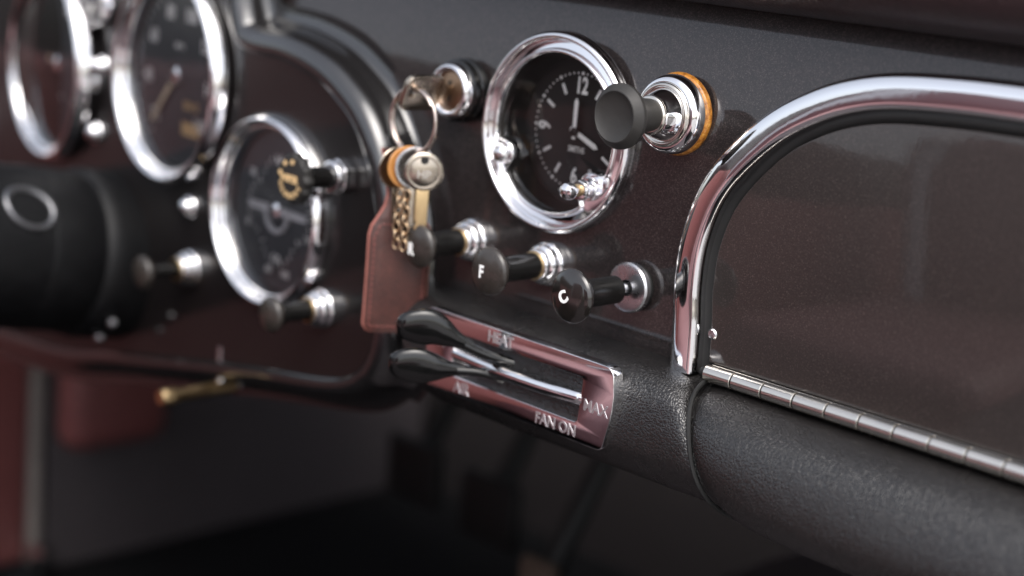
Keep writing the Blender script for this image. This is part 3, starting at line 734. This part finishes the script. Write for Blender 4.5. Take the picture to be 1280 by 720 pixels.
def plate_with_hole(outer, hole, y0, y1):
    m = MB(); n1, n2 = len(outer), len(hole)
    tris = geometry.tessellate_polygon([[Vector((x, z, 0)) for x, z in outer], [Vector((x, z, 0)) for x, z in hole]])
    allp = outer + hole; vs = [(x, y0, z) for x, z in allp] + [(x, y1, z) for x, z in allp]; N_ = len(allp)
    fs = [list(t) for t in tris] + [[i + N_ for i in t][::-1] for t in tris]
    fs += [[i, (i + 1) % n1, (i + 1) % n1 + N_, i + N_] for i in range(n1)]
    fs += [[n1 + i, n1 + (i + 1) % n2, n1 + (i + 1) % n2 + N_, n1 + i + N_] for i in range(n2)]
    return m.add(vs, fs)
m = plate_with_hole(pl_out, sl_out, -27.5, -22)
m.v = [p + HO for p in m.v]
plate = m.build('faceplate', CHROME, ht, bev=.9, smooth=50)
for tx, x, z in (('HEAT', 4, -81.6), ('MAX', 57.2, -95.6), ('FAN ON', 37.5, -107.4), ('OFF', -31.5, -90.5), ('AIR', -16, -107.2)):
    lt = text_mb(tx, 4.6, (x, -27.54, z), 0, .14, .12, .92)
    lt.v = [p + HO for p in lt.v]; lt.build('raised_word', LETTER, plate, smooth=0)
m = MB(); hx = (-24, 51); hz = (-105, -83.5)
m.grid([[(hx[0], y, hz[0]), (hx[1], y, hz[0]), (hx[1], y, hz[1]), (hx[0], y, hz[1])] for y in (-22.5, -8)], False, True); m.f.append([4, 5, 6, 7])
m.v = [p + HO for p in m.v]; m.build('slot_box', SLOT, ht, smooth=0)
pts = [(x, -25.5 - 3.2 * math.sin(math.pi * (x + 24) / 75), -94.2) for x in range(-23, 51, 3)] + [(49.4, -25, -94.2)]
m = MB().tube(pts, [(2.1, 2.7)] * len(pts), 16, ref=(0, 1, 0)); m.v = [p + HO for p in m.v]; m.build('divider_bar', CHROME, ht, smooth=60)
for z0, z1, zb, x0 in ((-88, -78.6, -90.5, 1), (-96, -95, -98.5, -2)):
    # slim arm out of the slot, widening to a flat oval paddle
    arm = catmull([(40, -11, zb - 1), (24, -15, zb - .6), (x0 + 8, -22.5, zb), (x0, -31, z0), (x0 - 6, -38.5, z0 * .6 + z1 * .4)], 6)
    m = MB().tube(arm, [(1.9, 2.1)] * len(arm), 14, ref=(0, 0, 1)); m.v = [p + HO for p in m.v]
    lv = m.build('lever', GLOSSB, ht, smooth=60)
    pth = catmull([(x0 - 4, -36, z0 * .66 + z1 * .34), (x0 - 9, -42, z0 * .35 + z1 * .65), (x0 - 14, -48, z1), (x0 - 19, -53.5, z1 + .4), (x0 - 24.4, -58.9, z1 + .2)], 8)
    n = len(pth); rad = []
    for i in range(n):
        u = i / (n - 1)
        k_ = 2.2 + 5.4 * (.5 - .5 * math.cos(math.pi * min(1, u / .62)))
        if u > .62: k_ = 7.6 * math.sqrt(max(.0, 1 - ((u - .62) / .382) ** 2))
        rad.append((max(.25, k_), max(.2, min(3.1, k_ * .55))))
    m = MB().tube(pth, rad, 24, ref=(.1, -.1, 1)); m.v = [p + HO for p in m.v]; m.build('paddle', GLOSSB, lv, smooth=80)

# ------------------------------------------------------------------ steering column and bonnet release
sc_ = thing('steering_column', 'thick gloss black steering column shroud at the left', 'steering column', (-316, -14, -114))
MB().lathe([(45, -18), (45.4, 4), (45.2, 12), (44.4, 16), (43, 18.5), (42.2, 19.2), (42.6, 20), (42.6, 48), (42.4, 49), (42.2, 49.4), (42.2, 50), (42, 230), (40, 234)], seg=96, M3=Matrix.Rotation(math.radians(-9), 3, 'X')).build('shroud', COLUMN, sc_, smooth=40)
for a_, dx in ((-38, 0), (-58, 0)):
    a2 = math.radians(a_); MB().lathe([(2.6, 0), (2.6, 2), (1.4, 3.2), (.1, 3.4)], (46 * math.cos(a2), -10, 46 * math.sin(a2)), 20).build('screw', STEEL, sc_)
pts = []
for k in range(40):
    q = 2 * math.pi * k / 40; y_ = -58 + 12.5 * math.cos(q); an = math.radians(38) + 11 * math.sin(q) / 42.4
    pts.append((42.4 * math.cos(an), y_, -y_ * .158 + 42.4 * math.sin(an)))
MB().tube(pts, 1.7, 10, closed=True).build('bezel_reflection', chrome_material('reflection_grey', (.25, .25, .26), .35, .1), sc_, smooth=80)  # grey ring modelled as the gauge rim's reflection on the column
br = thing('release_handle', 'brass T handle on a bracket below the gauge panel', 'handle', (-203, -10, -142))
MB().tube([(-1, 0, 4), (-1, 0, -15), (0, 0, -17)], 2.0, 14, ref=(1, 0, 0)).build('bracket', STEEL, br)
MB().lathe([(3.2, -4), (3.4, -2), (3.3, 30), (4.2, 31.5), (4.4, 38), (3.6, 40)], (0, 4, -17), 28).build('brass_grip', BRASS, br, smooth=40)
MB().tube([(0, 6, -17), (1, 30, -17), (1, 60, -16)], 2.0, 12, ref=(1, 0, 0)).build('rod', STEEL, br)

# ------------------------------------------------------------------ footwell and cabin
def simple(m, name, mt, label, cat=None, kind=None, **k):
    o = m.build(name, mt, None, **k); return tag(o, label, cat, None, kind)
simple(MB().box((-760, -1500, -470), (640, 760, -455)), 'floor', CARPETD, 'black carpeted floor of the car', kind='structure', smooth=0)
simple(MB().box((-672, 161, -455), (-657, 558, -150)), 'side_panel', CARPET, 'grey carpet lining the side of the footwell', 'side panel', bev=3)
simple(MB().box((-655, 560, -455), (420, 575, 60)), 'bulkhead', CARPETM, 'dark bulkhead at the front of the footwell', kind='structure', smooth=0)
simple(MB().box((720, -5000, -760), (9000, 4000, -740)), 'ground', plastic('pale_concrete', (.36, .35, .34), .9), 'unseen pale concrete ground outside the open passenger door, added to bounce light inside', kind='structure', smooth=0)  # out of view, added to bounce light onto the roll and footwell
td = MB(); tprofl = [(-150, -455), (-140, -330), (-110, -285), (-60, -270), (60, -270), (110, -285), (140, -330), (150, -455)]
td.grid([[(x + 20, y, z) for x, z in tprofl] for y in (-900, 560)]); simple(td, 'transmission_tunnel', CARPET, 'grey carpeted transmission tunnel under the dashboard', 'tunnel', smooth=30)
for i, (x, y) in enumerate(((-420, 330), (-330, 320), (-205, 240))):
    p = thing('pedal', ['black clutch pedal deep in the footwell', 'black brake pedal in the middle of the footwell', 'tan rubber accelerator pedal beside the tunnel'][i], 'pedal', (x, y, -330 if i < 2 else -331), 0, 'pedals')
    k_ = 1 if i < 2 else .52
    MB().box((-28 * k_, -6, -24), (28 * k_, 4, 24)).build('pad', SEAL if i < 2 else TAN, p, bev=4); MB().tube([(0, 4, 6), (0, 50, 80), (0, 60, 200)], 8, 10).build('arm', SEAL, p)
dc = thing('door_card', 'red leather door trim with a pale seal strip at the far left', 'door', (-655, -200, -455))
def dcp(m, n, mt, **k):
    m.v = [p - Vector((-655, -200, -455)) for p in m.v]; return m.build(n, mt, dc, **k)
dcp(MB().box((-720, -1500, -445), (-655, 147, -50)), 'leather_panel', DOORL, bev=8)
dcp(MB().box((-718, -1500, -52), (-662, -420, 90)), 'sky_blocker', PADL, bev=10)  # unseen block added to keep the sky out of the lid's reflection
dcp(MB().tube([(-660, 153, -445), (-660, 153, -60)], 7, 12), 'seal_strip', plastic('pale_rubber', (.16, .14, .13), .7))
dcp(MB().box((-655, 162, -352), (-622, 252, -250)), 'armrest_pad', DOORL, bev=15)
dcp(MB().lathe([(11, 0), (11, 6), (6, 9), (.1, 9.5)], (-640, 150, -434), 24), 'chrome_button', CHROME)

def seat(label, cx):
    t = thing('red_seat', label, 'car seat', (cx, -800, -455))
    MB().box((-240, -260, 60), (240, 300, 210)).build('seat_cushion', REDL, t, bev=50)
    b = MB().box((-235, -75, 120), (235, 75, 636)); R_ = Matrix.Rotation(math.radians(10), 3, 'X')
    b.v = [R_ @ p + Vector((0, -250, 0)) for p in b.v]; b.build('backrest', REDL, t, bev=55)
    return t
ds = seat('red leather driver seat behind the steering column', -320)
sb = thing('lid_streak_strap', 'unseen pale grey belt strap on the driver seat, added to reflect as a streak in the glovebox lid', 'seat belt', (-486, -1010, -200))  # out of view, added so the lid reflects a vertical grey streak
MB().tube([(0, -156, 366), (0, -110, 381), (0, -66, 352), (0, -18, 110), (0, 8, -20), (0, 18, -90), (0, 24, -128)], [(22, 1.2)] * 7, 12, ref=(1, 0, 0)).build('streak_strap', plastic('streak_pale_grey', (.75, .75, .76), .8), sb)
seat('red leather passenger seat facing the glovebox', 300)
wf = thing('windscreen_frame', 'unseen dark windscreen frame with two raked posts, added for the chrome to reflect', 'windscreen', (-60, 240, 100))
MB().tube([(-640, 20, 0), (-600, -220, 330), (-560, -250, 350), (560, -250, 350), (600, -220, 330), (640, 20, 0)], [(18, 14)] * 6, 12, ref=(0, 1, 0)).build('rail', GLOSSB, wf)  # out of view, added to put dark edges into the chrome reflections

# ------------------------------------------------------------------ everything leans with the dashboard
for o in list(SC.objects):
    if o.parent is None and o.type in ('MESH', 'EMPTY'):
        o.matrix_world = LEAN @ (Matrix.Translation(o.location) @ o.rotation_euler.to_matrix().to_4x4())
